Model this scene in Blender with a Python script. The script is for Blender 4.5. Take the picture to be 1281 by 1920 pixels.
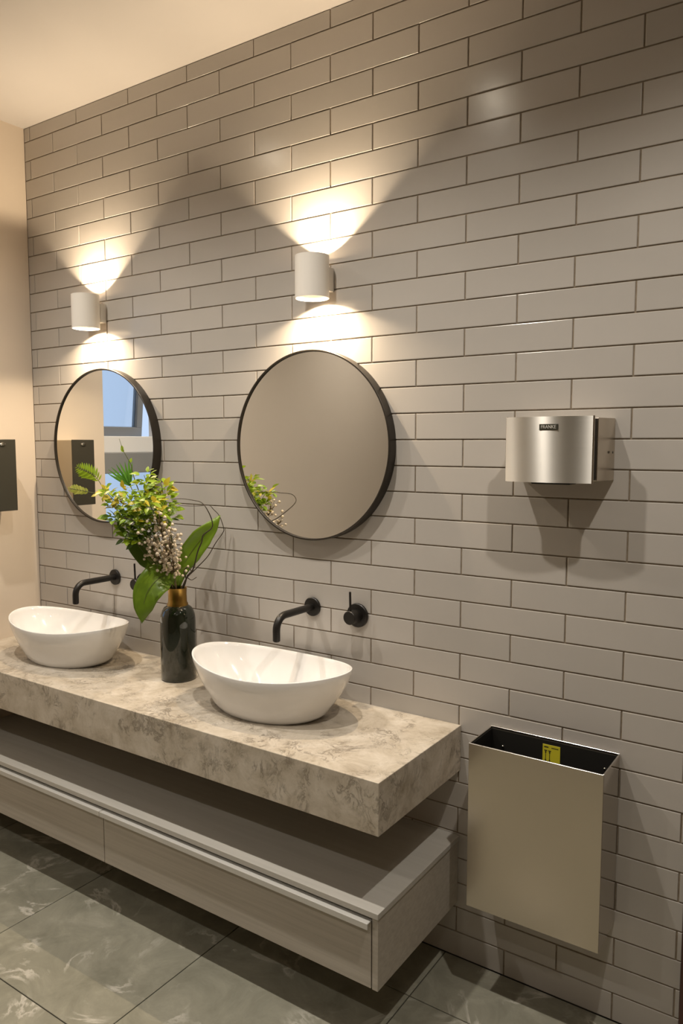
import bpy, bmesh, math, random
from mathutils import Vector, Matrix

# ------------------------------------------------------------------ clear
for o in list(bpy.data.objects):
    bpy.data.objects.remove(o, do_unlink=True)
scene = bpy.context.scene
C = scene.collection
PI = math.pi
rnd = random.Random(11)

# ------------------------------------------------------------------ camera
cam_d = bpy.data.cameras.new('camera')
cam = bpy.data.objects.new('camera', cam_d); C.objects.link(cam)
cam.location = (1.679, -1.964, 1.528)
cam.rotation_euler = (math.radians(84.857), 0, math.radians(34.202))
cam_d.sensor_fit = 'VERTICAL'; cam_d.sensor_height = 36.0
cam_d.lens = 1420.5 / 1920 * 36.0
cam_d.clip_start = 0.02
scene.camera = cam

# ------------------------------------------------------------------ world: dusk sky seen through the window
w = bpy.data.worlds.new('dusk_sky'); scene.world = w
w.use_nodes = True
bg = w.node_tree.nodes['Background']
bg.inputs[0].default_value = (0.50, 0.63, 0.86, 1)
bg.inputs[1].default_value = 1.1

# ------------------------------------------------------------------ ceiling downlights plus an added far fill row (light only; the fittings are built below)
CEIL = 2.828
DOWN_NEAR = [(-0.59, -0.83), (0.48, -0.83), (1.55, -0.83)]
DOWN_FILL = [(-0.59, -2.45), (0.70, -2.45), (1.75, -2.45)]  # unseen row, added to brighten the left wall that the mirror reflects
for i, (x, y) in enumerate(DOWN_NEAR + DOWN_FILL):
    ld = bpy.data.lights.new('downlight_beam', 'SPOT')
    ld.energy = (54, 54, 54, 46, 9, 9)[i]
    ld.color = (1.0, 0.93, 0.83)
    ld.spot_size = math.radians(135); ld.spot_blend = 1.0
    ld.shadow_soft_size = 0.022
    lo = bpy.data.objects.new('downlight_beam', ld); C.objects.link(lo)
    lo.location = (x, y, CEIL - 0.02)

scene.view_settings.view_transform = 'Standard'
scene.view_settings.look = 'None'
scene.view_settings.gamma = 1.0
scene.view_settings.use_curve_mapping = False
scene.view_settings.exposure = 0.24

# ------------------------------------------------------------------ helpers
def obj(name, me, mat=None, parent=None, smooth=False):
    if isinstance(me, bmesh.types.BMesh):
        m = bpy.data.meshes.new(name); me.to_mesh(m); me.free(); me = m
    if mat and not me.materials: me.materials.append(mat)
    if smooth:
        for p in me.polygons: p.use_smooth = True
    o = bpy.data.objects.new(name, me); C.objects.link(o)
    if parent: o.parent = parent
    return o
def tag(o, label, cat, group=None):
    o['label'] = label; o['category'] = cat
    if group: o['group'] = group
    return o
def thing(name, label, cat, loc=(0, 0, 0), group=None, rotz=0):
    o = bpy.data.objects.new(name, None); C.objects.link(o)
    o.location = loc; o.rotation_euler = (0, 0, rotz); o.empty_display_size = 0.05
    return tag(o, label, cat, group)
def struct(name, me, mat, parent=None):
    o = obj(name, me, mat, parent); o['kind'] = 'structure'; return o
def auto_smooth(o, deg=35):
    me = o.data
    for p in me.polygons: p.use_smooth = True
    me.set_sharp_from_angle(angle=math.radians(deg))
    return o

def box(bm, x0, x1, y0, y1, z0, z1, bev=0.0, seg=2):
    t = bmesh.new()
    vs = [t.verts.new((x, y, z)) for x in (x0, x1) for y in (y0, y1) for z in (z0, z1)]
    for f in ((0, 1, 3, 2), (4, 6, 7, 5), (0, 4, 5, 1), (2, 3, 7, 6), (0, 2, 6, 4), (1, 5, 7, 3)):
        t.faces.new([vs[i] for i in f])
    bmesh.ops.recalc_face_normals(t, faces=t.faces)
    if bev > 0:
        bmesh.ops.bevel(t, geom=list(t.edges), offset=bev, segments=seg, profile=0.5, affect='EDGES')
    m = bpy.data.meshes.new('tmp'); t.to_mesh(m); t.free(); bm.from_mesh(m); bpy.data.meshes.remove(m)
    return bm
def bx(*a, **k): return box(bmesh.new(), *a, **k)

def lathe(prof, seg=48, cap0=False, cap1=False, M=None):
    bm = bmesh.new(); rings = []
    for r, z in prof:
        rings.append([bm.verts.new((r * math.cos(2 * PI * k / seg), r * math.sin(2 * PI * k / seg), z)) for k in range(seg)])
    for a, b in zip(rings, rings[1:]):
        for k in range(seg):
            bm.faces.new((a[k], a[(k + 1) % seg], b[(k + 1) % seg], b[k]))
    if cap0: bm.faces.new(rings[0][::-1])
    if cap1: bm.faces.new(rings[-1])
    if M is not None: bmesh.ops.transform(bm, matrix=M, verts=bm.verts)
    bmesh.ops.recalc_face_normals(bm, faces=bm.faces)
    return bm

def catmull(pts, n=6):
    P = [Vector(p) for p in pts]
    if len(P) < 3: 
        return [P[0].lerp(P[1], k / n) for k in range(n + 1)]
    Q = [2 * P[0] - P[1]] + P + [2 * P[-1] - P[-2]]
    out = []
    for i in range(1, len(Q) - 2):
        a, b, c, d = Q[i - 1:i + 3]
        for k in range(n):
            t = k / n
            out.append(0.5 * (2 * b + (c - a) * t + (2 * a - 5 * b + 4 * c - d) * t * t + (3 * b - a - 3 * c + d) * t ** 3))
    out.append(P[-1]); return out
def tube(bm, pts, r0, r1=None, seg=8, n=6, smooth=True):
    r1 = r0 if r1 is None else r1
    P = catmull(pts, n) if smooth else [Vector(p) for p in pts]
    T = [(P[min(i + 1, len(P) - 1)] - P[max(i - 1, 0)]).normalized() for i in range(len(P))]
    nrm = T[0].orthogonal().normalized(); prev = None; rings = []
    for i, (p, t) in enumerate(zip(P, T)):
        nrm = (nrm - t * nrm.dot(t)).normalized(); b = t.cross(nrm)
        r = r0 + (r1 - r0) * i / max(1, len(P) - 1)
        rings.append([bm.verts.new(p + r * (math.cos(2 * PI * k / seg) * nrm + math.sin(2 * PI * k / seg) * b)) for k in range(seg)])
    for a, b in zip(rings, rings[1:]):
        for k in range(seg): bm.faces.new((a[k], a[(k + 1) % seg], b[(k + 1) % seg], b[k]))
    bm.faces.new(rings[0][::-1]); bm.faces.new(rings[-1])
    return bm

# ------------------------------------------------------------------ materials
def mat(name, col, rough=0.5, metal=0.0, spec=0.5, **kw):
    m = bpy.data.materials.new(name); m.use_nodes = True
    b = m.node_tree.nodes['Principled BSDF']
    b.inputs['Base Color'].default_value = (*col, 1); b.inputs['Roughness'].default_value = rough
    b.inputs['Metallic'].default_value = metal; b.inputs['Specular IOR Level'].default_value = spec
    for k, v in kw.items(): b.inputs[k].default_value = v
    return m
def N(m, t, **kw):
    n = m.node_tree.nodes.new(t)
    for k, v in kw.items():
        if k in n.inputs: n.inputs[k].default_value = v
        else: setattr(n, k, v)
    return n
def L(m, a, b): m.node_tree.links.new(a, b)
def P(m): return m.node_tree.nodes['Principled BSDF']
def coords(m, scale=(1, 1, 1), kind='Object', rot=(0, 0, 0)):
    tc = N(m, 'ShaderNodeTexCoord'); mp = N(m, 'ShaderNodeMapping')
    mp.inputs['Scale'].default_value = scale; mp.inputs['Rotation'].default_value = rot
    L(m, tc.outputs[kind], mp.inputs[0]); return mp.outputs[0]
def noise(m, vec, scale, detail=4, rough=0.55, dist=0.0):
    n = N(m, 'ShaderNodeTexNoise'); n.inputs['Scale'].default_value = scale; n.inputs['Detail'].default_value = detail
    n.inputs['Roughness'].default_value = rough; n.inputs['Distortion'].default_value = dist
    L(m, vec, n.inputs['Vector']); return n.outputs['Fac']
def ramp(m, fac, stops):
    r = N(m, 'ShaderNodeValToRGB'); e = r.color_ramp.elements
    while len(e) < len(stops): e.new(0.5)
    for k, (p, c) in enumerate(stops):
        e[k].position = p; e[k].color = (*c, 1) if len(c) == 3 else c
    L(m, fac, r.inputs[0]); return r.outputs[0]
def mix(m, fac, a, b, mode='MIX'):
    n = N(m, 'ShaderNodeMix', data_type='RGBA', blend_type=mode)
    for s, v in ((0, fac), (6, a), (7, b)):
        if hasattr(v, 'is_output'): L(m, v, n.inputs[s])
        elif s == 0: n.inputs[0].default_value = v
        else: n.inputs[s].default_value = (*v, 1)
    return n.outputs[2]
def bump(m, fac, strength=0.1, dist=0.002):
    b = N(m, 'ShaderNodeBump'); b.inputs['Strength'].default_value = strength; b.inputs['Distance'].default_value = dist
    L(m, fac, b.inputs['Height']); L(m, b.outputs[0], P(m).inputs['Normal'])

# glazed wall tile
M_TILE = mat('glazed_tile', (0.5, 0.46, 0.41), 0.21)
oi = N(M_TILE, 'ShaderNodeObjectInfo')
tc = ramp(M_TILE, oi.outputs['Random'], [(0.0, (0.46, 0.43, 0.395)), (1.0, (0.50, 0.467, 0.43))])
v = coords(M_TILE, kind='Object')
L(M_TILE, mix(M_TILE, 0.06, tc, ramp(M_TILE, noise(M_TILE, v, 9, 3), [(0.3, (0.35, 0.33, 0.30)), (0.7, (0.6, 0.57, 0.53))])), P(M_TILE).inputs['Base Color'])
bump(M_TILE, noise(M_TILE, v, 14, 2), 0.12, 0.0015)
M_GROUT = mat('grout', (0.20, 0.155, 0.105), 0.9)
v = coords(M_GROUT)
L(M_GROUT, ramp(M_GROUT, noise(M_GROUT, v, 60), [(0.3, (0.22, 0.172, 0.12)), (0.7, (0.32, 0.26, 0.19))]), P(M_GROUT).inputs['Base Color'])

def plaster(name, col):
    m = mat(name, col, 0.85, spec=0.25)
    v = coords(m); bump(m, noise(m, v, 180, 3), 0.06, 0.001)
    a = tuple(c * 0.97 for c in col)
    L(m, ramp(m, noise(m, v, 2.5, 3), [(0.3, a), (0.7, col)]), P(m).inputs['Base Color'])
    return m
M_WALL = plaster('cream_plaster', (0.70, 0.61, 0.51))
M_WALLD = plaster('brown_plaster', (0.20, 0.15, 0.10))
M_CEIL = plaster('ceiling_paint', (0.56, 0.525, 0.495))

# stone worktop
M_STONE = mat('marbled_stone', (0.6, 0.54, 0.45), 0.34)
v = coords(M_STONE, (1, 1, 1))
n1 = noise(M_STONE, v, 11.0, 10, 0.72, 0.4)
base = ramp(M_STONE, n1, [(0.30, (0.33, 0.275, 0.205)), (0.44, (0.50, 0.44, 0.355)), (0.54, (0.57, 0.51, 0.425)), (0.68, (0.66, 0.605, 0.525))])
def veins(scale, dist, rot, width, ps, pt):
    n2 = noise(M_STONE, coords(M_STONE, (1, 1, .8), rot=rot), scale, 9, 0.7, dist)
    vein = ramp(M_STONE, n2, [(0.5 - width, (0, 0, 0)), (0.495, (1, 1, 1)), (0.505, (1, 1, 1)), (0.5 + width, (0, 0, 0))])
    patch = ramp(M_STONE, noise(M_STONE, v, ps, 4, 0.6, 0.5), [(pt, (0, 0, 0)), (pt + 0.12, (1, 1, 1))])
    return mix(M_STONE, 1.0, vein, patch, 'MULTIPLY')
va = veins(8.0, 0.6, (.3, .2, .6), 0.038, 6.0, 0.51)
vb = veins(21.0, 0.9, (.9, .4, .1), 0.045, 9.0, 0.485)
fac = mix(M_STONE, 1.0, mix(M_STONE, 1.0, va, vb, 'LIGHTEN'), (0.72, 0.72, 0.72), 'MULTIPLY')
L(M_STONE, mix(M_STONE, fac, base, (0.17, 0.14, 0.105)), P(M_STONE).inputs['Base Color'])

# laminate with a faint horizontal grain
def laminate(name, a, b, rough=0.45):
    m = mat(name, a, rough)
    v = coords(m, (1.5, 30, 60))
    L(m, ramp(m, noise(m, v, 1.6, 5, 0.6, 0.3), [(0.3, a), (0.7, b)]), P(m).inputs['Base Color'])
    return m
M_LAM = laminate('greige_laminate', (0.40, 0.36, 0.31), (0.50, 0.46, 0.40))
M_LAMTOP = laminate('pale_grey_laminate', (0.46, 0.44, 0.40), (0.52, 0.50, 0.46), 0.5)
M_ALU = mat('anodised_aluminium', (0.62, 0.61, 0.58), 0.4, 0.15)
M_GAP = mat('dark_gap', (0.02, 0.018, 0.015), 0.8)  # near-black: painted shade for gaps, also mirror backing and air outlet

# floor marble tiles
M_FLOOR = mat('grey_green_marble', (0.25, 0.24, 0.19), 0.30)
v = coords(M_FLOOR, (1, 1, 1))
oi = N(M_FLOOR, 'ShaderNodeObjectInfo')
add = N(M_FLOOR, 'ShaderNodeVectorMath', operation='ADD'); L(M_FLOOR, v, add.inputs[0])
cx = N(M_FLOOR, 'ShaderNodeVectorMath', operation='SCALE'); cx.inputs[0].default_value = (13, 7, 5); L(M_FLOOR, oi.outputs['Random'], cx.inputs['Scale'])
L(M_FLOOR, cx.outputs[0], add.inputs[1]); v = add.outputs[0]
base = ramp(M_FLOOR, noise(M_FLOOR, v, 6.0, 10, 0.72, 0.6), [(0.3, (0.21, 0.205, 0.16)), (0.55, (0.31, 0.30, 0.24)), (0.75, (0.42, 0.40, 0.33))])
vein = ramp(M_FLOOR, noise(M_FLOOR, v, 3.0, 7, 0.6, 1.4), [(0.47, (0, 0, 0)), (0.497, (1, 1, 1)), (0.503, (1, 1, 1)), (0.535, (0, 0, 0))])
patch = ramp(M_FLOOR, noise(M_FLOOR, v, 5.5, 2), [(0.48, (0, 0, 0)), (0.62, (0.75, 0.75, 0.75))])
L(M_FLOOR, mix(M_FLOOR, mix(M_FLOOR, 1.0, vein, patch, 'MULTIPLY'), base, (0.66, 0.63, 0.56)), P(M_FLOOR).inputs['Base Color'])
M_FGROUT = mat('floor_grout', (0.06, 0.052, 0.038), 0.9)

# metals, ceramics, glass
def steel(name, col, rough, aniso=0.0, scale=(2, 2, 500)):
    m = mat(name, col, rough, 1.0)
    v = coords(m, scale)
    n = noise(m, v, 1.0, 3, 0.6)
    mr = N(m, 'ShaderNodeMapRange'); mr.inputs['To Min'].default_value = rough * 0.85; mr.inputs['To Max'].default_value = rough * 1.2
    L(m, n, mr.inputs['Value']); L(m, mr.outputs[0], P(m).inputs['Roughness'])
    if aniso:
        P(m).inputs['Anisotropic'].default_value = aniso; P(m).inputs['Anisotropic Rotation'].default_value = 0.25
        t = N(m, 'ShaderNodeTangent', direction_type='RADIAL', axis='Z'); L(m, t.outputs[0], P(m).inputs['Tangent'])
    return m
M_STEEL = steel('brushed_steel', (0.72, 0.69, 0.64), 0.42, 0.96)
M_STEELB = steel('satin_steel', (0.62, 0.56, 0.48), 0.24, 0.0)
M_STEELS = steel('polished_steel_side', (0.55, 0.50, 0.44), 0.12, 0.0)
M_STEELE = mat('steel_edge', (0.75, 0.73, 0.69), 0.22, 1.0)
M_LINER = mat('black_liner', (0.012, 0.011, 0.009), 0.55)
M_CERAMIC = mat('white_ceramic', (0.84, 0.83, 0.82), 0.10, **{'Coat Weight': 0.4, 'Coat Roughness': 0.04})
M_BLACK = mat('matte_black_metal', (0.018, 0.016, 0.014), 0.36, 0.3)
M_FRAME = mat('dark_bronze_frame', (0.045, 0.038, 0.03), 0.38, 0.6)
M_MIRROR = mat('mirror_glass', (0.90, 0.90, 0.88), 0.005, 1.0)
M_LAMP = mat('white_lamp_paint', (0.80, 0.76, 0.70), 0.45)
M_LAMPIN = mat('white_lamp_inside', (0.85, 0.82, 0.76), 0.6)
M_VASE = mat('dark_green_glass', (0.010, 0.014, 0.008), 0.05, **{'Coat Weight': 0.6, 'Coat Roughness': 0.03})
M_BRASS = mat('aged_brass', (0.40, 0.24, 0.06), 0.28, 1.0)
M_DISP = mat('dark_grey_cover', (0.075, 0.07, 0.055), 0.35, 0.4)
M_DISPB = mat('beige_housing', (0.55, 0.46, 0.33), 0.4)
M_CHROME = mat('chrome', (0.8, 0.78, 0.74), 0.12, 1.0)
M_DOOR = mat('dark_red_wood', (0.055, 0.022, 0.014), 0.4)
v = coords(M_DOOR, (20, 20, 1.5))
L(M_DOOR, ramp(M_DOOR, noise(M_DOOR, v, 2, 4), [(0.3, (0.04, 0.016, 0.010)), (0.7, (0.075, 0.03, 0.02))]), P(M_DOOR).inputs['Base Color'])
M_WINF = mat('grey_window_aluminium', (0.24, 0.25, 0.26), 0.4)
M_WINW = mat('white_window_frame', (0.75, 0.76, 0.78), 0.4)
M_YELLOW = mat('yellow_sticker', (0.62, 0.55, 0.03), 0.5)
M_INK = mat('black_print', (0.03, 0.028, 0.015), 0.6)
M_LETTER = mat('silver_print', (0.62, 0.60, 0.55), 0.4)
M_GLASS = bpy.data.materials.new('window_glass'); M_GLASS.use_nodes = True
nt = M_GLASS.node_tree; nt.nodes.remove(nt.nodes['Principled BSDF'])
tr = nt.nodes.new('ShaderNodeBsdfTransparent'); tr.inputs[0].default_value = (0.92, 0.95, 0.97, 1)
gl = nt.nodes.new('ShaderNodeBsdfGlossy'); gl.inputs['Roughness'].default_value = 0.02
fr = nt.nodes.new('ShaderNodeFresnel'); fr.inputs[0].default_value = 1.45
mx = nt.nodes.new('ShaderNodeMixShader')
nt.links.new(fr.outputs[0], mx.inputs[0]); nt.links.new(tr.outputs[0], mx.inputs[1]); nt.links.new(gl.outputs[0], mx.inputs[2])
nt.links.new(mx.outputs[0], nt.nodes['Material Output'].inputs[0])
M_LENS = bpy.data.materials.new('lit_lens'); M_LENS.use_nodes = True
P(M_LENS).inputs['Emission Color'].default_value = (1, 0.88, 0.70, 1); P(M_LENS).inputs['Emission Strength'].default_value = 75.0

def leafmat(name, a, b, trans=0.25, rough=0.4):
    m = mat(name, a, rough)
    oi = N(m, 'ShaderNodeObjectInfo'); v = coords(m)
    c = mix(m, noise(m, v, 22, 3), a, b)
    c2 = mix(m, oi.outputs['Random'], a, b)
    c = mix(m, 0.5, c, c2)
    L(m, c, P(m).inputs['Base Color'])
    P(m).inputs['Subsurface Weight'].default_value = 0.0
    t = N(m, 'ShaderNodeBsdfTranslucent'); L(m, c, t.inputs[0])
    ms = N(m, 'ShaderNodeMixShader'); ms.inputs[0].default_value = trans
    out = m.node_tree.nodes['Material Output']
    L(m, P(m).outputs[0], ms.inputs[1]); L(m, t.outputs[0], ms.inputs[2]); L(m, ms.outputs[0], out.inputs[0])
    return m
M_LEAF = leafmat('yellow_green_leaf', (0.13, 0.26, 0.012), (0.40, 0.52, 0.03), 0.3)
M_LEAFY = leafmat('yellow_leaf', (0.50, 0.40, 0.03), (0.66, 0.55, 0.06), 0.3)
M_LEAFD = leafmat('dark_leaf', (0.045, 0.10, 0.010), (0.12, 0.20, 0.015), 0.25)
M_LEAFG = leafmat('broad_green_leaf', (0.09, 0.19, 0.012), (0.24, 0.36, 0.03), 0.35, 0.32)
M_PALM = leafmat('palm_green', (0.07, 0.24, 0.03), (0.16, 0.38, 0.05), 0.3)
M_PALE = leafmat('pale_fern', (0.25, 0.32, 0.05), (0.50, 0.50, 0.12), 0.3)
M_STEM = mat('green_stem', (0.09, 0.11, 0.02), 0.6)
M_TWIG = mat('brown_twig', (0.05, 0.036, 0.022), 0.7)
M_DRY = mat('dry_stem', (0.13, 0.09, 0.04), 0.8)
M_BERRY = mat('cream_berry', (0.66, 0.56, 0.42), 0.6)
M_PETAL = mat('pale_petal', (0.70, 0.74, 0.78), 0.5)

# ------------------------------------------------------------------ the room shell
XL, XR, YF, XT = -1.25, 2.45, -3.45, 1.378      # left wall, right wall, far wall, right end of the tiling
TP, RP, ZR = 0.1515, 0.077, 34
# tiled wall: grout bed with every tile a part
wb = struct('wall_back', bx(XL - 0.1, XT, 0.003, 0.12, 0, CEIL), M_GROUT)
tile_cache = {}
def tile_mesh(wd, ht):
    k = (round(wd, 4), round(ht, 4))
    if k in tile_cache: return tile_cache[k]
    bm = bmesh.new(); rings = []
    for ins, y in ((0.0, 0.0035), (0.0, 0.0012), (0.0005, 0.0004), (0.0016, 0.0)):
        a, b = wd / 2 - ins, ht / 2 - ins
        rings.append([bm.verts.new(p) for p in ((-a, y, -b), (a, y, -b), (a, y, b), (-a, y, b))])
    for r0, r1 in zip(rings, rings[1:]):
        for i in range(4): bm.faces.new((r0[i], r0[(i + 1) % 4], r1[(i + 1) % 4], r1[i]))
    bm.faces.new(rings[-1]); bmesh.ops.recalc_face_normals(bm, faces=bm.faces)
    if sum(f.normal.y for f in bm.faces) > 0: bmesh.ops.reverse_faces(bm, faces=bm.faces)
    m = bpy.data.meshes.new('tile'); bm.to_mesh(m); bm.free(); m.materials.append(M_TILE)
    for p in m.polygons: p.use_smooth = False
    tile_cache[k] = m; return m
tiles = []
for r in range(-3, 34):
    z1, z0 = (ZR - r) * RP, (ZR - r - 1) * RP
    z1 = min(z1, CEIL)
    off = TP if r % 2 == 0 else 0.0
    for k in range(-6, 8):
        x0 = off + k * 2 * TP; x1 = x0 + 2 * TP
        x0, x1 = max(x0, XL), min(x1, XT)
        if x1 - x0 < 0.006: continue
        tiles.append((x0, x1, z0, z1))
def seen(t):                                     # how large a tile shows: nearer and whole ones first
    x0, x1, z0, z1 = t; cx, cz = (x0 + x1) / 2, (z0 + z1) / 2
    hid = cx < 0.72 and (0.58 < cz < 0.70 or cz < 0.30) or cx < 0.55 and 0.15 < cz < 0.56
    top = cz > 1.528 + 1.9 * 0.66 and cx > 0.45 and cz > 2.834 - (cx - 0.36) * 0.36
    d = math.dist((cx, 0, cz), (1.679, -1.964, 1.528))
    return (x1 - x0) * (z1 - z0) / d ** 3 * (0.01 if hid else 1) * (0.05 if top else 1)
tiles.sort(key=seen, reverse=True)
G = 0.0040
rest = bmesh.new()
for i, (x0, x1, z0, z1) in enumerate(tiles):
    wd, ht = x1 - x0 - G, z1 - z0 - G * 0.9
    me = tile_mesh(wd, ht)
    loc = ((x0 + x1) / 2, rnd.uniform(-0.0003, 0.0003), (z0 + z1) / 2)
    rot = (rnd.uniform(-.0035, .0035), 0, rnd.uniform(-.0015, .0015))
    if i < 300:
        o = bpy.data.objects.new('tile', me); C.objects.link(o); o.parent = wb
        o.location = loc; o.rotation_euler = rot
    else:
        n0 = len(rest.verts); rest.from_mesh(me); rest.verts.ensure_lookup_table()
        bmesh.ops.translate(rest, vec=loc, verts=rest.verts[n0:])
if len(rest.verts):
    o = obj('hidden_tiles', rest, M_TILE, wb); o['kind'] = 'stuff'
else: rest.free()

# left wall with the window opening
WY0, WY1, WZ0, WZ1 = -0.425, -0.83, 0.95, 2.30
bm = bmesh.new()
box(bm, XL - 0.12, XL, WY0, 0.0, 0, CEIL)
box(bm, XL - 0.12, XL, YF, WY1, 0, CEIL)
box(bm, XL - 0.12, XL, WY1, WY0, 0, WZ0)
box(bm, XL - 0.12, XL, WY1, WY0, WZ1, CEIL)
struct('wall_left', bm, M_WALL)
struct('wall_front', bx(XL, XR, YF - 0.1, YF, 0, CEIL), M_WALLD)
struct('wall_right', bx(XR, XR + 0.1, YF, 0.12, 0, CEIL), M_WALLD)
struct('wall_beside_door', bx(XT + 0.96, XR, 0.0, 0.12, 0, CEIL), M_WALL)
struct('wall_above_door', bx(XT, XT + 0.96, 0.0, 0.12, 2.2, CEIL), M_WALL)
struct('ceiling', bx(XL - 0.12, XR + 0.1, YF - 0.1, 0.12, CEIL, CEIL + 0.1), M_CEIL)

# door at the right end of the tiling
d1 = bpy.data.objects.new('door_1', None); C.objects.link(d1); d1['kind'] = 'structure'; d1.location = (XT, 0, 0)
bm = bmesh.new()
box(bm, 0.0, 0.07, -0.014, 0.12, 0, 2.2, 0.003); box(bm, 0.89, 0.96, -0.014, 0.12, 0, 2.2, 0.003); box(bm, 0.07, 0.89, -0.014, 0.12, 2.13, 2.2, 0.003)
obj('door_frame', bm, M_DOOR, d1)
bm = bx(0.075, 0.885, 0.04, 0.08, 0.006, 2.126, 0.002)
obj('door_leaf', bm, M_DOOR, d1)
hb = bmesh.new(); tube(hb, [(0.14, 0.04, 1.0), (0.14, -0.005, 1.0), (0.15, -0.012, 1.0), (0.26, -0.012, 1.0)], 0.009)
obj('handle', hb, M_CHROME, d1, True)

# floor: bed and marble tiles
fl = struct('floor', bx(XL - 0.12, XR + 0.1, YF - 0.1, 0.12, -0.1, -0.004), M_FGROUT)
xs = [-1.067 + 0.597 * k for k in range(-1, 7)]; ys = [0.377 - 0.6 * k for k in range(0, 8)]
fcache = {}
for i in range(len(xs) - 1):
    for j in range(len(ys) - 1):
        x0, x1 = max(xs[i], XL), min(xs[i + 1], XR); y1, y0 = min(ys[j], 0.0), max(ys[j + 1], YF)
        if x1 - x0 < 0.01 or y1 - y0 < 0.01: continue
        k = (round(x1 - x0, 3), round(y1 - y0, 3))
        if k not in fcache:
            a, b = (x1 - x0) / 2 - 0.0016, (y1 - y0) / 2 - 0.0016
            t = bx(-a, a, -b, b, -0.004, 0.0, 0.0008, 1)
            m = bpy.data.meshes.new('floor_tile'); t.to_mesh(m); t.free(); m.materials.append(M_FLOOR); fcache[k] = m
        o = bpy.data.objects.new('floor_tile', fcache[k]); C.objects.link(o); o.parent = fl
        o.location = ((x0 + x1) / 2, (y0 + y1) / 2, 0)

# window: fixed pane below, white rebate, top-hung sash pushed open above
w1 = bpy.data.objects.new('window_1', None); C.objects.link(w1); w1['kind'] = 'structure'; w1.location = (XL, (WY0 + WY1) / 2, WZ0)
hw = (WY0 - WY1) / 2
def wz(z): return z - WZ0
bm = bmesh.new()
box(bm, -0.11, -0.05, -hw, -hw + 0.035, 0, WZ1 - WZ0, 0.002); box(bm, -0.11, -0.05, hw - 0.012, hw, 0, WZ1 - WZ0, 0.002)
box(bm, -0.11, -0.05, -hw + 0.035, hw - 0.012, 0, 0.04, 0.002); box(bm, -0.11, -0.05, -hw + 0.035, hw - 0.012, wz(2.26), wz(2.30), 0.002)
obj('window_frame', bm, M_WINW, w1)
obj('transom', bx(-0.115, -0.035, -hw + 0.035, hw - 0.012, wz(1.385), wz(1.485), 0.003), M_WINF, w1)
obj('rebate', bx(-0.115, -0.05, -hw + 0.035, hw - 0.012, wz(1.485), wz(1.565), 0.003), M_WINW, w1)
obj('pane', bx(-0.085, -0.079, -hw + 0.035, hw - 0.012, 0.04, wz(1.385)), M_GLASS, w1)
sash = bpy.data.objects.new('sash', None); C.objects.link(sash); sash.parent = w1
sash.location = (-0.10, 0, wz(2.255)); sash.rotation_euler = (0, math.radians(6), 0)
sl, sr, sb = -hw + 0.045, hw - 0.014, -0.695
bm = bmesh.new()
box(bm, -0.02, 0.02, sl, sr, sb, sb + 0.05, 0.002); box(bm, -0.02, 0.02, sl, sr, -0.05, 0, 0.002)
box(bm, -0.02, 0.02, sl, sl + 0.035, sb + 0.05, -0.05, 0.002); box(bm, -0.02, 0.02, sr - 0.012, sr, sb + 0.05, -0.05, 0.002)
obj('sash_frame', bm, M_WINF, sash)
obj('pane', bx(-0.003, 0.003, sl + 0.035, sr - 0.012, sb + 0.05, -0.05), M_GLASS, sash)
bm = bmesh.new(); box(bm, 0.02, 0.034, sr - 0.075, sr - 0.045, sb + 0.012, sb + 0.04, 0.002); box(bm, 0.03, 0.042, sr - 0.066, sr - 0.054, sb + 0.02, sb + 0.13, 0.003)
obj('handle', bm, M_WINF, sash)

# ------------------------------------------------------------------ stone worktop
CT, CB, CX, CY = 0.714, 0.578, 0.765, -0.46
o = obj('stone_worktop', bx(XL, CX, CY, 0.0, CB, CT, 0.0018, 2), M_STONE)
tag(o, 'thick beige marbled stone worktop carrying both white basins', 'countertop')

# ------------------------------------------------------------------ drawer cabinet
cab = thing('drawer_cabinet', 'long low greige wall-hung drawer cabinet below the stone worktop', 'cabinet', (0, 0, 0.174))
KT, KB = 0.38 - 0.174, 0.0
X1 = CX
obj('top_board', bx(XL, X1, -0.46, 0.0, KT - 0.016, KT, 0.0015), M_LAMTOP, cab)
obj('side_panel', bx(X1 - 0.020, X1 - 0.003, -0.455, -0.002, 0, KT - 0.017, 0.001), M_LAM, cab)
obj('side_panel', bx(XL, XL + 0.018, -0.455, -0.002, 0, KT - 0.017, 0.001), M_LAM, cab)
obj('bottom_board', bx(XL + 0.018, X1 - 0.020, -0.434, -0.02, 0.0, 0.016), M_LAM, cab)
obj('back_panel', bx(XL + 0.018, X1 - 0.020, -0.02, -0.004, 0.0, KT - 0.017), M_LAM, cab)
obj('recess_shade', bx(XL + 0.018, X1 - 0.020, -0.432, -0.428, 0.016, KT - 0.017), M_GAP, cab)  # near-black sheet, paints the shade in the gaps around the drawer fronts
for x0, x1 in ((XL + 0.019, -0.2775), (-0.2745, X1 - 0.0235)):
    dm = obj('drawer_front', bx(x0, x1, -0.455, -0.437, 0.001, KT - 0.030, 0.0008), M_LAM, cab)
    bm = bmesh.new()
    box(bm, x0, x1, -0.472, -0.437, KT - 0.030, KT - 0.0265, 0.0008, 1)
    box(bm, x0, x1, -0.472, -0.4685, KT - 0.043, KT - 0.0285, 0.0008, 1)
    obj('handle_profile', bm, M_ALU, dm)

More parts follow.
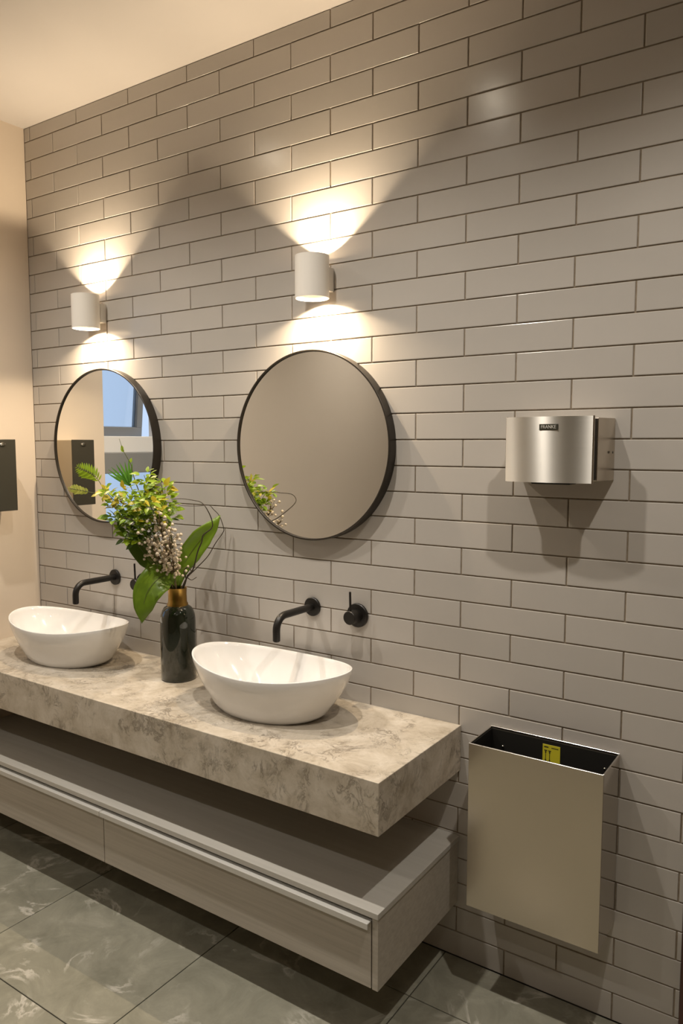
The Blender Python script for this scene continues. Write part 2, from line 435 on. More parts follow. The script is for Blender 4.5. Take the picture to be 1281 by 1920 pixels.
# ------------------------------------------------------------------ basins
def make_basin(name, label, cx, cy):
    t = thing(name, label, 'basin', (cx, cy, CT), 'oval vessel basins on the worktop')
    A_, B_, H, DZ = 0.287, 0.166, 0.137, 0.024
    seg = 72; prof = []
    def sc(u): return 0.65 + 0.35 * (1 - (1 - u) ** 1.45)
    prof.append((0.58, 0.0, 0)); prof.append((0.62, 0.001, 0)); prof.append((0.645, 0.006, 0))
    for k in range(1, 15):
        u = k / 14; prof.append((sc(u), 0.006 / 0.137 + u * (1 - 0.006 / 0.137) - 0.02, 1))
    prof += [(0.998, 0.995, 1), (0.990, 1.0, 1), (0.977, 1.0, 1), (0.968, 0.99, 1)]
    for k in range(13, -1, -1):
        u = k / 14; prof.append((sc(u) * 0.965 - 0.004, 0.12 + u * 0.86, 1))
    prof += [(0.5, 0.095, 1), (0.3, 0.082, 1), (0.1, 0.078, 1)]
    bm = bmesh.new(); rings = []
    for s, hgt, kind in prof:
        ring = []
        for j in range(seg):
            th = 2 * PI * j / seg; c, sn = math.cos(th), math.sin(th)
            top = H + DZ * c * c
            z = hgt if kind == 0 else hgt * top if hgt > 0.2 else hgt * H
            ring.append(bm.verts.new((A_ * s * c, B_ * sn * (s if hgt < 0.2 and kind and s < .6 else s + (1 - s) * 0.30), z)))
        rings.append(ring)
    for a, b in zip(rings, rings[1:]):
        for j in range(seg): bm.faces.new((a[j], a[(j + 1) % seg], b[(j + 1) % seg], b[j]))
    bm.faces.new(rings[0][::-1]); bm.faces.new(rings[-1])
    bmesh.ops.recalc_face_normals(bm, faces=bm.faces)
    auto_smooth(obj('bowl', bm, M_CERAMIC, t), 50)
    auto_smooth(obj('drain', lathe([(0.001, 0.0135), (0.02, 0.0145), (0.024, 0.0135), (0.026, 0.0105)], 24), M_CERAMIC, t))
    return t
make_basin('vessel_basin', 'white oval vessel basin right of the dark vase', 0.215, -0.206)
make_basin('vessel_basin', 'white oval vessel basin at the left end of worktop, beside the cream wall', -0.775, -0.206)

# ------------------------------------------------------------------ taps
ROT_Y = Matrix.Rotation(PI / 2, 4, 'X')          # lathe axis z -> -y
def make_spout(label, x, z):
    t = thing('wall_spout', label, 'tap', (x, 0, z), 'matte black wall spouts')
    auto_smooth(obj('rosette', lathe([(0.0, 0.0), (0.029, 0.0), (0.031, 0.001), (0.031, 0.007), (0.029, 0.009), (0.0121, 0.009)], 40, M=ROT_Y), M_BLACK, t))
    bm = bmesh.new()
    pts = [(0, -0.006, 0), (0, -0.06, 0), (0, -0.12, 0)]
    R = 0.042
    for k in range(0, 9):
        a = PI / 2 * k / 8; pts.append((0, -0.148 - R * math.sin(a), -R + R * math.cos(a)))
    pts += [(0, -0.19, -0.058), (0, -0.19, -0.074)]
    tube(bm, pts, 0.0118, seg=20, smooth=False)
    auto_smooth(obj('spout_tube', bm, M_BLACK, t), 40)
    auto_smooth(obj('aerator', lathe([(0.0, 0), (0.0085, 0), (0.0095, 0.003), (0.0095, 0.006)], 20, M=Matrix.Translation((0, -0.19, -0.0765))), M_BLACK, t))
    return t
make_spout('matte black wall spout above the basin right of the vase', 0.232, 0.999)
make_spout('matte black wall spout above the basin beside the cream wall', -0.745, 0.999)
def make_mixer(label, x, z):
    t = thing('lever_mixer', label, 'tap', (x, 0, z), 'matte black lever mixers')
    auto_smooth(obj('rosette', lathe([(0.0, 0.0), (0.036, 0.0), (0.038, 0.0015), (0.038, 0.008), (0.036, 0.010), (0.020, 0.010)], 44, M=ROT_Y), M_BLACK, t))
    auto_smooth(obj('knob', lathe([(0.021, 0.008), (0.0215, 0.012), (0.0215, 0.052), (0.020, 0.054), (0.0, 0.054)], 36, M=ROT_Y), M_BLACK, t))
    bm = bmesh.new(); tube(bm, [(0, -0.045, 0.018), (0, -0.046, 0.05), (0, -0.047, 0.081)], 0.0036, seg=12, smooth=False)
    auto_smooth(obj('lever', bm, M_BLACK, t), 40)
make_mixer('matte black lever mixer beside the spout right of the vase', 0.408, 0.993)
make_mixer('matte black lever mixer half hidden behind the drooping green leaf', -0.577, 0.993)

# ------------------------------------------------------------------ round mirrors
def make_mirror(label, x, z):
    t = thing('round_mirror', label, 'mirror', (x, 0, z), 'round framed mirrors')
    R, D = 0.300, 0.037
    auto_smooth(obj('frame', lathe([(R - 0.006, 0.028), (R - 0.006, D - 0.001), (R - 0.005, D), (R - 0.0012, D), (R, D - 0.001), (R, 0.0), (R - 0.006, 0.0), (R - 0.006, 0.028)], 128, M=ROT_Y), M_FRAME, t), 30)
    auto_smooth(obj('glass', lathe([(0.0, 0.031), (R - 0.0062, 0.031)], 128, M=ROT_Y), M_MIRROR, t))
    auto_smooth(obj('backing', lathe([(0.0, 0.003), (R - 0.0062, 0.003), (R - 0.0062, 0.029), (0, 0.029)], 96, M=ROT_Y), M_GAP, t))
make_mirror('round dark-framed mirror reflecting a plain wall, right of the plant', 0.241, 1.521)
make_mirror('round dark-framed mirror reflecting a blue window, behind the plant', -0.766, 1.518)

# ------------------------------------------------------------------ cylinder up-down wall lamps, each with its own two light sources
def make_sconce(label, x):
    zc, rad, h = 2.030, 0.052, 0.126
    t = thing('wall_lamp', label, 'wall lamp', (x, 0, zc), 'up-down cylinder wall lamps')
    yc = -0.072
    Mx = Matrix.Translation((0, yc, 0)); i = rad - 0.003
    sh = auto_smooth(obj('shade', lathe([(i, -h / 2), (rad, -h / 2), (rad, h / 2), (i, h / 2), (i, -h / 2)], 64, M=Mx), M_LAMP, t), 30)
    obj('baffle', lathe([(0.0, -0.004), (i - 0.0005, -0.004), (i - 0.0005, 0.004), (0.0, 0.004)], 48, M=Mx), M_LAMPIN, t)
    obj('wall_bracket', bx(-0.032, 0.032, yc + rad - 0.008, 0.0, -0.036, 0.036, 0.002), M_LAMP, t)
    for s, rec, e in ((1, 0.042, SC_UP), (-1, 0.020, SC_DN)):
        ld = bpy.data.lights.new('lamp_light', 'SPOT'); ld.energy = e; ld.color = (1.0, 0.785, 0.535); ld.shadow_soft_size = 0.004
        ld.spot_size = math.radians(130 if s > 0 else 160); ld.spot_blend = 0.95 if s > 0 else 1.0
        lo = bpy.data.objects.new('lamp_light', ld); C.objects.link(lo); lo.parent = t
        lo.location = (0, yc, s * (h / 2 - rec)); lo.rotation_euler = (PI if s > 0 else 0, 0, 0)
SC_UP, SC_DN = 22, 20
make_sconce('white cylinder wall lamp above the mirror right of the plant', 0.285)
make_sconce('white cylinder wall lamp above the mirror nearest the cream wall', -0.790)

# ------------------------------------------------------------------ hand dryer
hd = thing('hand_dryer', 'small curved brushed steel hand dryer on the tiled wall', 'hand dryer', (1.0405, 0, 1.432))
bm = bx(-0.108, 0.1335, -0.070, 0.0, 0.004, 0.160, 0.002)
for v_ in bm.verts:
    if v_.co.y < -0.035: v_.co.x = v_.co.x * 0.835 if v_.co.x > 0 else v_.co.x * 0.96
obj('housing', bm, M_STEELB, hd)
obj('shadow_channel', bx(-0.103, 0.1035, -0.105, -0.069, 0.006, 0.158), M_GAP, hd)  # near-black block, its colour stands in for shade behind the cover edges
bm = bmesh.new(); n = 28; outer = []; inner = []
hwid = 0.1095
for k in range(n + 1):
    u = -1 + 2 * k / n
    y = -0.112 - 0.018 * (1 - u * u)
    outer.append((u * hwid, y))
pl = [(-hwid + 0.004, -0.098), (-hwid, -0.0985)] + outer + [(hwid, -0.0985), (hwid - 0.004, -0.098)]
pl += [(x * 0.982, y + 0.003) for x, y in reversed(outer)]
for zz in (0.0, 0.163): inner.append([bm.verts.new((x, y, zz)) for x, y in pl])
for k in range(len(pl)):
    k2 = (k + 1) % len(pl); bm.faces.new((inner[0][k], inner[0][k2], inner[1][k2], inner[1][k]))
bm.faces.new(inner[0]); bm.faces.new(inner[1])
bmesh.ops.recalc_face_normals(bm, faces=bm.faces)
fp = auto_smooth(obj('front_cover', bm, M_STEEL, hd), 30)
for s in (-1, 1):
    tb = bmesh.new(); tube(tb, [(s * hwid, -0.106, -0.001), (s * hwid, -0.106, 0.08), (s * hwid, -0.106, 0.164)], 0.0031, seg=16, smooth=False)
    auto_smooth(obj('edge_trim', tb, M_STEELE, hd), 40)
def top_cap():
    b = bmesh.new(); lo_, hi_ = [], []
    ring = [(x * 0.985, y + 0.001) for x, y in outer] + [(hwid * 0.95, -0.09), (-hwid * 0.95, -0.09)]
    for zz, L_ in ((0.157, lo_), (0.1605, hi_)): L_ += [b.verts.new((x, y, zz)) for x, y in ring]
    for k in range(len(ring)):
        k2 = (k + 1) % len(ring); b.faces.new((lo_[k], lo_[k2], hi_[k2], hi_[k]))
    b.faces.new(lo_); b.faces.new(hi_); bmesh.ops.recalc_face_normals(b, faces=b.faces); return b
obj('top_cap', top_cap(), M_STEELB, hd)
obj('air_outlet', bx(-0.05, 0.05, -0.09, -0.03, -0.006, 0.006, 0.003), M_GAP, hd)
bd = obj('badge', bx(-0.0235 + 0.007, 0.0235 + 0.007, -0.1313, -0.128, 0.130, 0.1445, 0.001), M_INK, hd)
fc = bpy.data.curves.new('letters', 'FONT'); fc.body = 'FRANKE'; fc.size = 0.0118; fc.extrude = 0.0003; fc.align_x = 'CENTER'; fc.align_y = 'CENTER'
tmp = bpy.data.objects.new('letters', fc); C.objects.link(tmp); dg = bpy.context.evaluated_depsgraph_get()
me = bpy.data.meshes.new_from_object(tmp.evaluated_get(dg)); bpy.data.objects.remove(tmp, do_unlink=True)
me.transform(Matrix.Translation((0.007, -0.1316, 0.1372)) @ Matrix.Rotation(PI / 2, 4, 'X') @ Matrix.Diagonal((0.88, 1, 1, 1)))
me.materials.clear(); obj('lettering', me, M_LETTER, bd)
obj('screw', lathe([(0.0, 0.0015), (0.003, 0.001), (0.0034, 0.0)], 16, M=Matrix.Translation((0.1335, -0.02, 0.075)) @ Matrix.Rotation(PI / 2, 4, 'Y')), M_INK, hd)

# ------------------------------------------------------------------ waste bin
BX0, BX1, BD, BT, BB = 0.859, 1.212, 0.153, 0.732, 0.277
wbn = thing('waste_bin', 'open wall-hung stainless steel waste bin at right of the cabinet', 'bin', ((BX0 + BX1) / 2, 0, BB))
bw, bh = (BX1 - BX0) / 2, BT - BB; th = 0.0025
obj('front_panel', bx(-bw, bw, -BD, -BD + th, 0, bh, 0.0008), M_STEELB, wbn)
for s in (-1, 1):
    obj('side_panel', bx(min(s * bw, s * (bw - th)), max(s * bw, s * (bw - th)), -BD + th, -0.003, 0, bh, 0.0006), M_STEELS, wbn)
obj('back_panel', bx(-bw + th, bw - th, -0.006, -0.003, 0, bh + 0.002, 0.0006), M_STEELB, wbn)
obj('bottom_panel', bx(-bw + th, bw - th, -BD + th, -0.006, 0.0, th), M_STEELB, wbn)
bm = bmesh.new()
i = 0.0006; lz0, lz1 = th + 0.003, bh - 0.004
box(bm, -bw + th + i, bw - th - i, -BD + th + i, -BD + th + i + 0.002, lz0, lz1)
box(bm, -bw + th + i, bw - th - i, -0.009, -0.007, lz0, lz1)
box(bm, -bw + th + i, -bw + th + i + 0.002, -BD + th + 0.003, -0.009, lz0, lz1)
box(bm, bw - th - i - 0.002, bw - th - i, -BD + th + 0.003, -0.009, lz0, lz1)
box(bm, -bw + th + i, bw - th - i, -BD + th + 0.003, -0.009, lz0, lz0 + 0.002)
obj('liner', bm, M_LINER, wbn)
bm = bmesh.new()
box(bm, -bw, bw, -BD - 0.0004, -BD + 0.004, bh - 0.001, bh + 0.001, 0.0005, 1)
box(bm, -bw, bw, -0.0065, -0.002, bh + 0.001, bh + 0.003, 0.0005, 1)
box(bm, -bw - 0.0004, -bw + 0.003, -BD + 0.004, -0.0065, bh - 0.001, bh + 0.001, 0.0005, 1)
box(bm, bw - 0.003, bw + 0.0004, -BD + 0.004, -0.0065, bh - 0.001, bh + 0.001, 0.0005, 1)
obj('rim', bm, M_STEELE, wbn)
st = obj('sticker', bx(-0.024, 0.024, -0.0098, -0.0091, bh - 0.085, bh - 0.014, 0.0003, 1), M_YELLOW, wbn)
bm = bmesh.new()
def ink(x0, x1, z0, z1): box(bm, x0, x1, -0.0101, -0.0098, bh + z0, bh + z1)
ink(-0.020, -0.008, -0.0225, -0.0195); ink(0.0, 0.019, -0.0225, -0.0205)
for x in (-0.0155, -0.0045):
    ink(x - 0.0008, x + 0.0008, -0.062, -0.030); ink(x - 0.004, x + 0.004, -0.032, -0.0295); ink(x - 0.004, x + 0.004, -0.0625, -0.060)
    ink(x - 0.002, x + 0.002, -0.037, -0.034); ink(x - 0.002, x + 0.002, -0.059, -0.056)
obj('printed_diagram', bm, M_INK, st)
for x, z in ((0.897, 0.683), (1.177, 0.687)):
    auto_smooth(obj('screw', lathe([(0.0, 0.003), (0.002, 0.0027), (0.0035, 0.0015), (0.004, 0.0)], 16, M=Matrix.Translation((x - (BX0 + BX1) / 2, -0.009, z - BB)) @ ROT_Y), M_CHROME, wbn))

# ------------------------------------------------------------------ dispenser on the left wall
dp = thing('paper_dispenser', 'tall dark grey paper dispenser on the cream wall', 'dispenser', (XL, -0.2215, 1.260))
obj('housing', bx(0.0, 0.108, -0.056, 0.056, 0.0, 0.285, 0.003), M_DISPB, dp)
obj('front_cover', bx(0.108, 0.116, -0.0565, 0.0565, -0.001, 0.286, 0.002), M_DISP, dp)
auto_smooth(obj('lock', lathe([(0.0, 0.006), (0.006, 0.005), (0.008, 0.003), (0.009, 0.0)], 20, M=Matrix.Translation((0.116, 0.0, 0.266)) @ Matrix.Rotation(PI / 2, 4, 'Y') @ Matrix.Diagonal((0.7, 1.5, 1, 1))), M_CHROME, dp))

# ------------------------------------------------------------------ vase
AX, AY = -0.242, -0.147
VX, VY = -0.726, 0.687                       # horizontal depth axis of the arrangement; lateral axis is (VY, -VX)
vs = thing('vase', 'dark green glossy bottle vase with a brass neck on the worktop', 'vase', (AX, AY, CT))
auto_smooth(obj('body', lathe([(0.0, 0.0), (0.054, 0.0), (0.059, 0.002), (0.061, 0.007), (0.061, 0.20), (0.0605, 0.213), (0.058, 0.228), (0.053, 0.242), (0.046, 0.252), (0.036, 0.259), (0.030, 0.262), (0.030, 0.266)], 64), M_VASE, vs), 50)
auto_smooth(obj('neck', lathe([(0.036, 0.259), (0.036, 0.264), (0.0325, 0.270), (0.0315, 0.300), (0.0325, 0.317), (0.0335, 0.320), (0.031, 0.320), (0.029, 0.315), (0.028, 0.262)], 48), M_BRASS, vs), 40)

# ------------------------------------------------------------------ flowers and leaves in the vase
def W(s, z, d=0.0):                          # lateral offset, height, offset toward the room
    return Vector((AX + s * VY - d * VX, AY - s * VX - d * VY, z))
MOUTH = CT + 0.318
def rel(p, root): return p - Vector(root.location)
LAT = Vector((VY, -VX, 0)); TOW = Vector((-VX, -VY, 0)); UP = Vector((0, 0, 1))

def leaf_mesh(name, m, L_=1.0, wd=0.4, nl=6, nw=2, droop=0.15, fold=0.12, tip=1.3):
    # leaf along +x, width along y, up z
    bm = bmesh.new(); rows = []
    for i in range(nl + 1):
        u = i / nl; half = wd / 2 * (math.sin(PI * u ** 0.8)) ** (1 / tip) if 0 < u < 1 else 0.004
        row = []
        for j in range(-nw, nw + 1):
            q = j / nw
            row.append(bm.verts.new((L_ * u, half * q, -droop * L_ * u * u + fold * abs(q) * half)))
        rows.append(row)
    for a, b in zip(rows, rows[1:]):
        for j in range(2 * nw): bm.faces.new((a[j], b[j], b[j + 1], a[j + 1]))
    me = bpy.data.meshes.new(name); bm.to_mesh(me); bm.free(); me.materials.append(m)
    for p in me.polygons: p.use_smooth = True
    return me
def aim(o, p, direction, up, size=1.0):
    x = direction.normalized(); y = up.cross(x)
    if y.length < 1e-4: y = Vector((0, 1, 0)).cross(x)
    y.normalize(); z = x.cross(y)
    o.matrix_local = Matrix.Translation(p) @ Matrix((x, y, z)).transposed().to_4x4() @ Matrix.Scale(size, 4)

LEAF_SM = leaf_mesh('leaf', M_LEAF, 1, 0.55, 4, 1, 0.2, 0.25)
LEAF_YE = leaf_mesh('leaf', M_LEAFY, 1, 0.55, 4, 1, 0.2, 0.25)
LEAF_DK = leaf_mesh('leaf', M_LEAFD, 1, 0.50, 4, 1, 0.25, 0.2)

def branch(label, tipS, tipZ, tipD, meshes, nleaf, spread, size, side=0.0, start=0.45):
    root = thing('leafy_branch', label, 'branch', (AX, AY, MOUTH - 0.03), 'leafy branches in the vase')
    p0 = Vector((0, 0, 0)); p3 = rel(W(tipS, tipZ, tipD), root)
    p1 = p3 * 0.35 + Vector((0, 0, 0.05)); p2 = p3 * 0.7 + Vector((0, 0, 0.03)) + LAT * side
    path = catmull([p0, p1, p2, p3], 8)
    bm = bmesh.new(); tube(bm, [p0, p1, p2, p3], 0.0024, 0.0010, 6, 6)
    stem = obj('stem', bm, M_STEM, root, True)
    for k in range(nleaf):
        u = start + (1 - start) * (k + rnd.random()) / nleaf
        f = u * (len(path) - 1); i = min(int(f), len(path) - 2)
        p = path[i].lerp(path[i + 1], f - i)
        a = rnd.uniform(0, 2 * PI); dr = (LAT * math.cos(a) + TOW * math.sin(a) * 0.9 + UP * rnd.uniform(-0.35, 0.8)).normalized()
        q = p + dr * rnd.uniform(0.2, 1) * spread
        o = bpy.data.objects.new('leaf', rnd.choice(meshes)); C.objects.link(o); o.parent = root
        aim(o, q, (dr + Vector((rnd.uniform(-.5, .5), rnd.uniform(-.5, .5), rnd.uniform(-.4, .5)))).normalized(), UP + TOW * rnd.uniform(-.2, 1.2) + LAT * rnd.uniform(-.5, .5), size * rnd.uniform(0.7, 1.25))
    return root
SM, YE, DK = LEAF_SM, LEAF_YE, LEAF_DK
branch('yellow-tipped leafy branch reaching left across the window mirror', -0.225, 1.375, 0.06, [SM, YE, YE], 56, 0.034, 0.028, start=0.76)
branch('bushy yellow-green branch in the middle of the bouquet', -0.160, 1.375, 0.10, [SM, SM, SM, YE], 80, 0.044, 0.029, start=0.64)
branch('tallest upright leafy sprig in the bouquet', -0.100, 1.425, 0.06, [SM, SM, SM, YE], 60, 0.032, 0.028, start=0.66)
branch('leafy branch at the right edge of the green bouquet', -0.045, 1.400, 0.10, [SM, SM, SM, YE], 70, 0.036, 0.029, start=0.66)
branch('leafy branch just above the dried berries', -0.030, 1.335, 0.12, [SM, SM, DK], 50, 0.034, 0.030, start=0.70)
branch('dark leafy branch low on the left of the bouquet', -0.200, 1.300, 0.08, [DK, SM, SM], 60, 0.040, 0.030, start=0.66)
branch('dark leafy branch in the centre below the yellow leaves', -0.135, 1.300, 0.12, [DK, SM], 80, 0.048, 0.030, start=0.60)
branch('lowest leafy branch above the dark broad leaf', -0.165, 1.240, 0.09, [DK, SM], 60, 0.040, 0.030, start=0.70)
branch('leafy branch at the back of the bouquet facing the wall', -0.095, 1.345, 0.0, [SM, SM, DK], 60, 0.050, 0.030, start=0.58)
branch('bright green leafy branch leaning nearest the room', -0.085, 1.350, 0.17, [SM, SM, SM, YE], 70, 0.046, 0.029, start=0.66)

def frond(name, label, pts, pairs, ll, lw, m, ang=0.95, start=0.3, up=None, taper=0.55, oneside=False):
    root = thing(name, label, 'frond', (AX, AY, MOUTH - 0.03))
    P_ = [rel(p, root) for p in pts]
    bm = bmesh.new(); tube(bm, P_, 0.0018, 0.0007, 6, 6); obj('stem', bm, M_STEM, root, True)
    path = catmull(P_, 10); lm = leaf_mesh('leaflet', m, 1, lw / ll, 4, 1, 0.12, 0.25)
    upv = up or TOW
    for k in range(pairs):
        u = start + (1 - start) * k / (pairs - 1); f = u * (len(path) - 1.001); i = int(f)
        p = path[i].lerp(path[i + 1], f - i); t = (path[i + 1] - path[i]).normalized(); sd = upv.cross(t).normalized()
        for s in (-1, 1):
            o = bpy.data.objects.new('leaflet', lm); C.objects.link(o); o.parent = root
            aim(o, p, t * math.cos(ang) + sd * s * math.sin(ang) + upv * rnd.uniform(-.15, .15), upv, ll * (1 - taper * abs(2 * (k / (pairs - 1)) - 0.8) ** 1.5) * rnd.uniform(.9, 1.1))
    return root
frond('fern_frond', 'green fern frond leaning far left over the mirror', [W(0, MOUTH - 0.03), W(-0.12, 1.20, 0.02), W(-0.215, 1.345, 0.03), W(-0.255, 1.418, 0.03), W(-0.312, 1.452, 0.03)], 12, 0.036, 0.0085, M_LEAF, start=0.70, ang=0.95)
frond('fern_frond', 'small pale fern frond pointing left below the larger one', [W(0, MOUTH - 0.03), W(-0.12, 1.18, 0.02), W(-0.215, 1.345, 0.02), W(-0.275, 1.368, 0.02), W(-0.340, 1.382, 0.02)], 8, 0.024, 0.010, M_PALE, start=0.78, ang=0.8)
# fan palm
root = thing('palm_leaf', 'dark green fan palm leaf rising behind the bouquet', 'frond', (AX, AY, MOUTH - 0.03))
ph = W(-0.148, 1.385, -0.01)
bm = bmesh.new(); tube(bm, [rel(q, root) for q in (W(0, MOUTH - 0.03), W(-0.07, 1.2), ph)], 0.0022, 0.0014, 6); obj('stem', bm, M_STEM, root, True)
blade = leaf_mesh('blade', M_PALM, 1, 0.10, 5, 1, 0.05, 0.5)
for s, z in ((-0.223, 1.429), (-0.216, 1.442), (-0.206, 1.450), (-0.193, 1.459), (-0.180, 1.466), (-0.165, 1.468), (-0.151, 1.474), (-0.140, 1.466)):
    o = bpy.data.objects.new('blade', blade); C.objects.link(o); o.parent = root
    dv = W(s, z, rnd.uniform(-.02, .02)) - ph
    aim(o, rel(ph, root), dv, TOW + LAT * rnd.uniform(-.4, .4), dv.length)
# tall shoot
root = thing('bud_shoot', 'thin shoot with one bud rising highest in front of the window mirror', 'stem', (AX, AY, MOUTH - 0.03))
bm = bmesh.new(); tube(bm, [rel(q, root) for q in (W(0, MOUTH - 0.03), W(-0.08, 1.25), W(-0.133, 1.407), W(-0.143, 1.455), W(-0.156, 1.482), W(-0.169, 1.508), W(-0.180, 1.545))], 0.0022, 0.0006, 6)
obj('stem', bm, M_STEM, root, True)
for k, (s, z) in enumerate(((-0.166, 1.500), (-0.170, 1.506), (-0.147, 1.464))):
    o = bpy.data.objects.new('bud_leaf', LEAF_SM); C.objects.link(o); o.parent = root
    aim(o, rel(W(s, z), root), UP + LAT * (-.7 + k * .5), TOW, 0.018)
# two broad leaves and one behind, each its own leaf
def broad(label, pts, widths, m, roll, nrm=None, name='broad_leaf'):
    root = thing(name, label, 'leaf', (AX, AY, MOUTH - 0.03))
    Pp = [rel(p, root) for p in pts]; path = catmull(Pp, 5); n_ = len(path)
    bm = bmesh.new(); rows = []
    for i, p in enumerate(path):
        t = (path[min(i + 1, n_ - 1)] - path[max(i - 1, 0)]).normalized()
        u = i / (n_ - 1); f = u * (len(widths) - 1); k = min(int(f), len(widths) - 2); wd = widths[k] + (widths[k + 1] - widths[k]) * (f - k)
        r = roll[0] + (roll[1] - roll[0]) * u
        nv = (TOW * math.cos(r) + UP * math.sin(r)); sd = nv.cross(t).normalized(); nn = t.cross(sd)
        row = []
        for j in range(-4, 5):
            q = j / 4
            row.append(bm.verts.new(p + sd * wd * q + nn * (0.16 * wd * q * q + 0.004 * math.sin(9 * u + 2 * q)) ))
        rows.append(row)
    for a, b in zip(rows, rows[1:]):
        for j in range(8): bm.faces.new((a[j], b[j], b[j + 1], a[j + 1]))
    bl = obj('blade', bm, m, root, True)
    so = bl.modifiers.new('thick', 'SOLIDIFY'); so.thickness = 0.0008
    bm = bmesh.new(); tube(bm, [q + TOW * 0.0008 for q in path[::4]], 0.0016, 0.0006, 6, 3)
    obj('midrib', bm, M_STEM, root, True)
    return root
broad('broad green leaf drooping in front of the vase', [W(0.0, MOUTH, 0.01), W(-0.015, 1.085, 0.05), W(-0.060, 1.085, 0.10), W(-0.096, 1.045, 0.12), W(-0.110, 0.990, 0.12), W(-0.115, 0.940, 0.11)], [0.004, 0.024, 0.052, 0.046, 0.030, 0.001], M_LEAFG, (0.7, -0.1))
broad('upright broad green leaf to the right of the berries', [W(0.005, MOUTH, 0.0), W(0.015, 1.09, 0.0), W(0.045, 1.15, 0.005), W(0.085, 1.205, 0.01), W(0.122, 1.245, 0.01), W(0.150, 1.282, 0.005)], [0.004, 0.022, 0.037, 0.036, 0.022, 0.001], M_LEAFG, (0.15, 0.1))
broad('dark broad leaf behind the berries on the left', [W(-0.01, MOUTH, -0.01), W(-0.05, 1.09, -0.01), W(-0.095, 1.140, -0.005), W(-0.130, 1.19, 0.0), W(-0.15, 1.245, 0.0)], [0.004, 0.02, 0.036, 0.034, 0.003], M_LEAFD, (0.1, 0.1))
# dried berry sprays
def spray(label, tipS, tipZ, tipD, nb, spread):
    root = thing('berry_spray', label, 'dried flower', (AX, AY, MOUTH - 0.03), 'dried berry sprays')
    tip = rel(W(tipS, tipZ, tipD), root); st_ = bmesh.new(); be = bmesh.new()
    tube(st_, [Vector((0, 0, 0)), tip * 0.5 + UP * 0.01, tip], 0.0019, 0.0010, 6)
    for k in range(nb):
        u = rnd.uniform(0.32, 1.0); p = tip * u
        q = p + (LAT * rnd.gauss(0, 1) + TOW * rnd.gauss(0, 0.8) + UP * rnd.gauss(0.3, 0.8)) * spread * 0.6
        tube(st_, [p * 0.93, (p + q) / 2 + UP * 0.003, q], 0.0008, 0.0005, 4, 3)
        r = rnd.uniform(0.0042, 0.0066)
        bmesh.ops.create_icosphere(be, subdivisions=1, radius=r, matrix=Matrix.Translation(q))
    obj('stem', st_, M_DRY, root, True)
    b = obj('berries', be, M_BERRY, root, True); b['kind'] = 'stuff'
spray('dried cream berry spray on the left of the cluster', -0.092, 1.235, 0.15, 75, 0.034)
spray('dried cream berry spray in the middle of the cluster', -0.054, 1.290, 0.19, 95, 0.034)
spray('dried cream berry spray on the right of the cluster', -0.022, 1.240, 0.22, 80, 0.032)
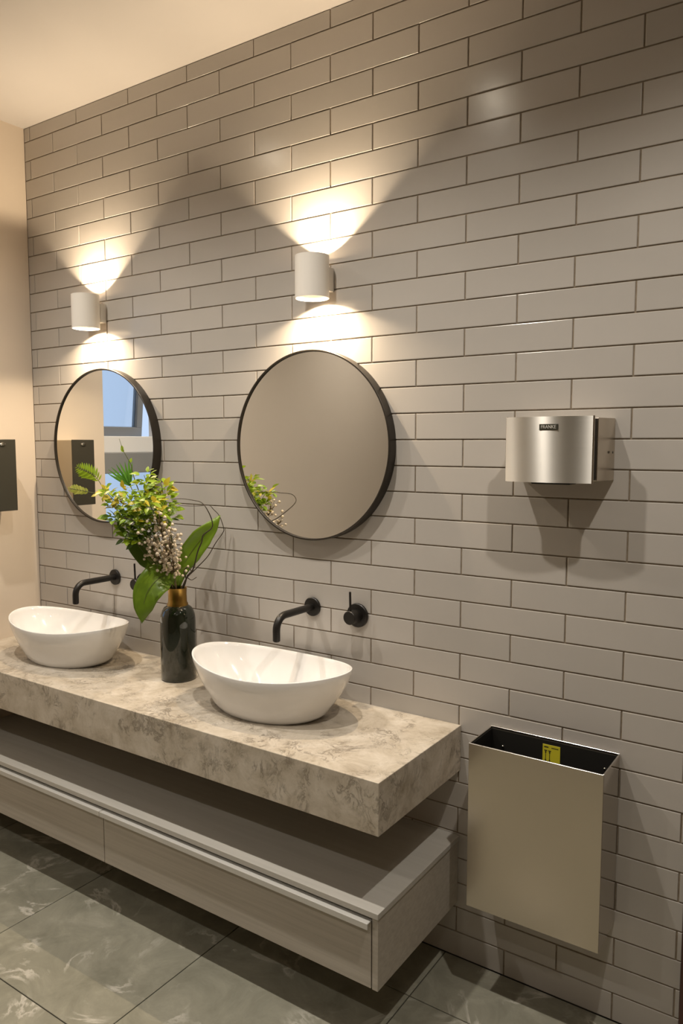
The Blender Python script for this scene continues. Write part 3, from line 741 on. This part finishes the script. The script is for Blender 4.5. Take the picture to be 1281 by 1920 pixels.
# curly twigs
def twig(label, pts, r0, r1):
    root = thing('curly_twig', label, 'twig', (AX, AY, MOUTH - 0.03), 'curly twigs')
    bm = bmesh.new(); tube(bm, [rel(p, root) for p in pts], r0, r1, 7, 6)
    bmesh.ops.recalc_face_normals(bm, faces=bm.faces)
    o = obj('stem', bm, M_TWIG, root, True)
    return root
twig('dark curly twig crossing in front of the upright broad leaf', [W(0.01, MOUTH - 0.02), W(0.036, 1.076, 0.02), W(0.054, 1.10, 0.03), W(0.070, 1.165, 0.06), W(0.083, 1.202, 0.09), W(0.087, 1.228, 0.12), W(0.112, 1.257, 0.18), W(0.112, 1.284, 0.22), W(0.098, 1.320, 0.26), W(0.080, 1.345, 0.25), W(0.055, 1.350, 0.21), W(0.02, 1.352, 0.16), W(-0.012, 1.348, 0.12)], 0.0028, 0.0010)
twig('thin curly twig looping outside the upright broad leaf', [W(0.008, MOUTH - 0.02), W(0.03, 1.06, -0.01), W(0.065, 1.094, -0.02), W(0.106, 1.136, -0.02), W(0.134, 1.182, -0.02), W(0.159, 1.218, -0.015), W(0.162, 1.236, -0.01), W(0.148, 1.278, -0.005), W(0.127, 1.303, 0.0), W(0.113, 1.316, 0.0), W(0.073, 1.315, 0.0), W(0.02, 1.318, 0.0), W(-0.013, 1.335, 0.0)], 0.0020, 0.0009)
twig('short curled tendril at the mouth of the vase', [W(0.012, MOUTH - 0.02), W(0.030, 1.060, 0.01), W(0.024, 1.090, 0.015), W(0.036, 1.106, 0.02), W(0.048, 1.092, 0.025), W(0.033, 1.076, 0.025), W(0.048, 1.062, 0.02), W(0.066, 1.070, 0.015)], 0.0026, 0.0012)
# small pale blossom
root = thing('small_blossom', 'tiny white-blue blossom among the yellow-green leaves', 'flower', (AX, AY, MOUTH - 0.03))
c0 = W(-0.115, 1.318, 0.095)
bm = bmesh.new(); tube(bm, [rel(q, root) for q in (W(0, MOUTH - 0.03), W(-0.07, 1.2, 0.05), c0)], 0.0012, 0.0008, 6); obj('stem', bm, M_STEM, root, True)
pm = leaf_mesh('petal', M_PETAL, 0.012, 0.009, 4, 1, -0.2, 0.2)
for k in range(5):
    o = bpy.data.objects.new('petal', pm); C.objects.link(o); o.parent = root
    a = 2 * PI * k / 5; aim(o, rel(c0, root), LAT * math.cos(a) + UP * math.sin(a) + TOW * 0.4, TOW, 1.0)

# ------------------------------------------------------------------ downlight fittings in the ceiling; the far row is added out of view
where = ['over the basin beside the cream wall', 'over the basin right of the vase', 'over the hand dryer and bin',
         'added out of view far from the tiles, near the cream wall', 'added out of view in the middle, far from the tiles', 'added out of view far from the tiles, near the door side']
for (x, y), tx in zip(DOWN_NEAR + DOWN_FILL, where):
    t = thing('ceiling_downlight', 'round recessed ceiling downlight ' + tx, 'downlight', (x, y, CEIL), 'ceiling downlights')
    auto_smooth(obj('trim_ring', lathe([(0.034, -0.001), (0.034, -0.006), (0.044, -0.005), (0.046, -0.0005)], 40), M_LAMP, t), 40)
    obj('lens', lathe([(0.0, -0.0015), (0.034, -0.0015)], 32), M_LENS, t)
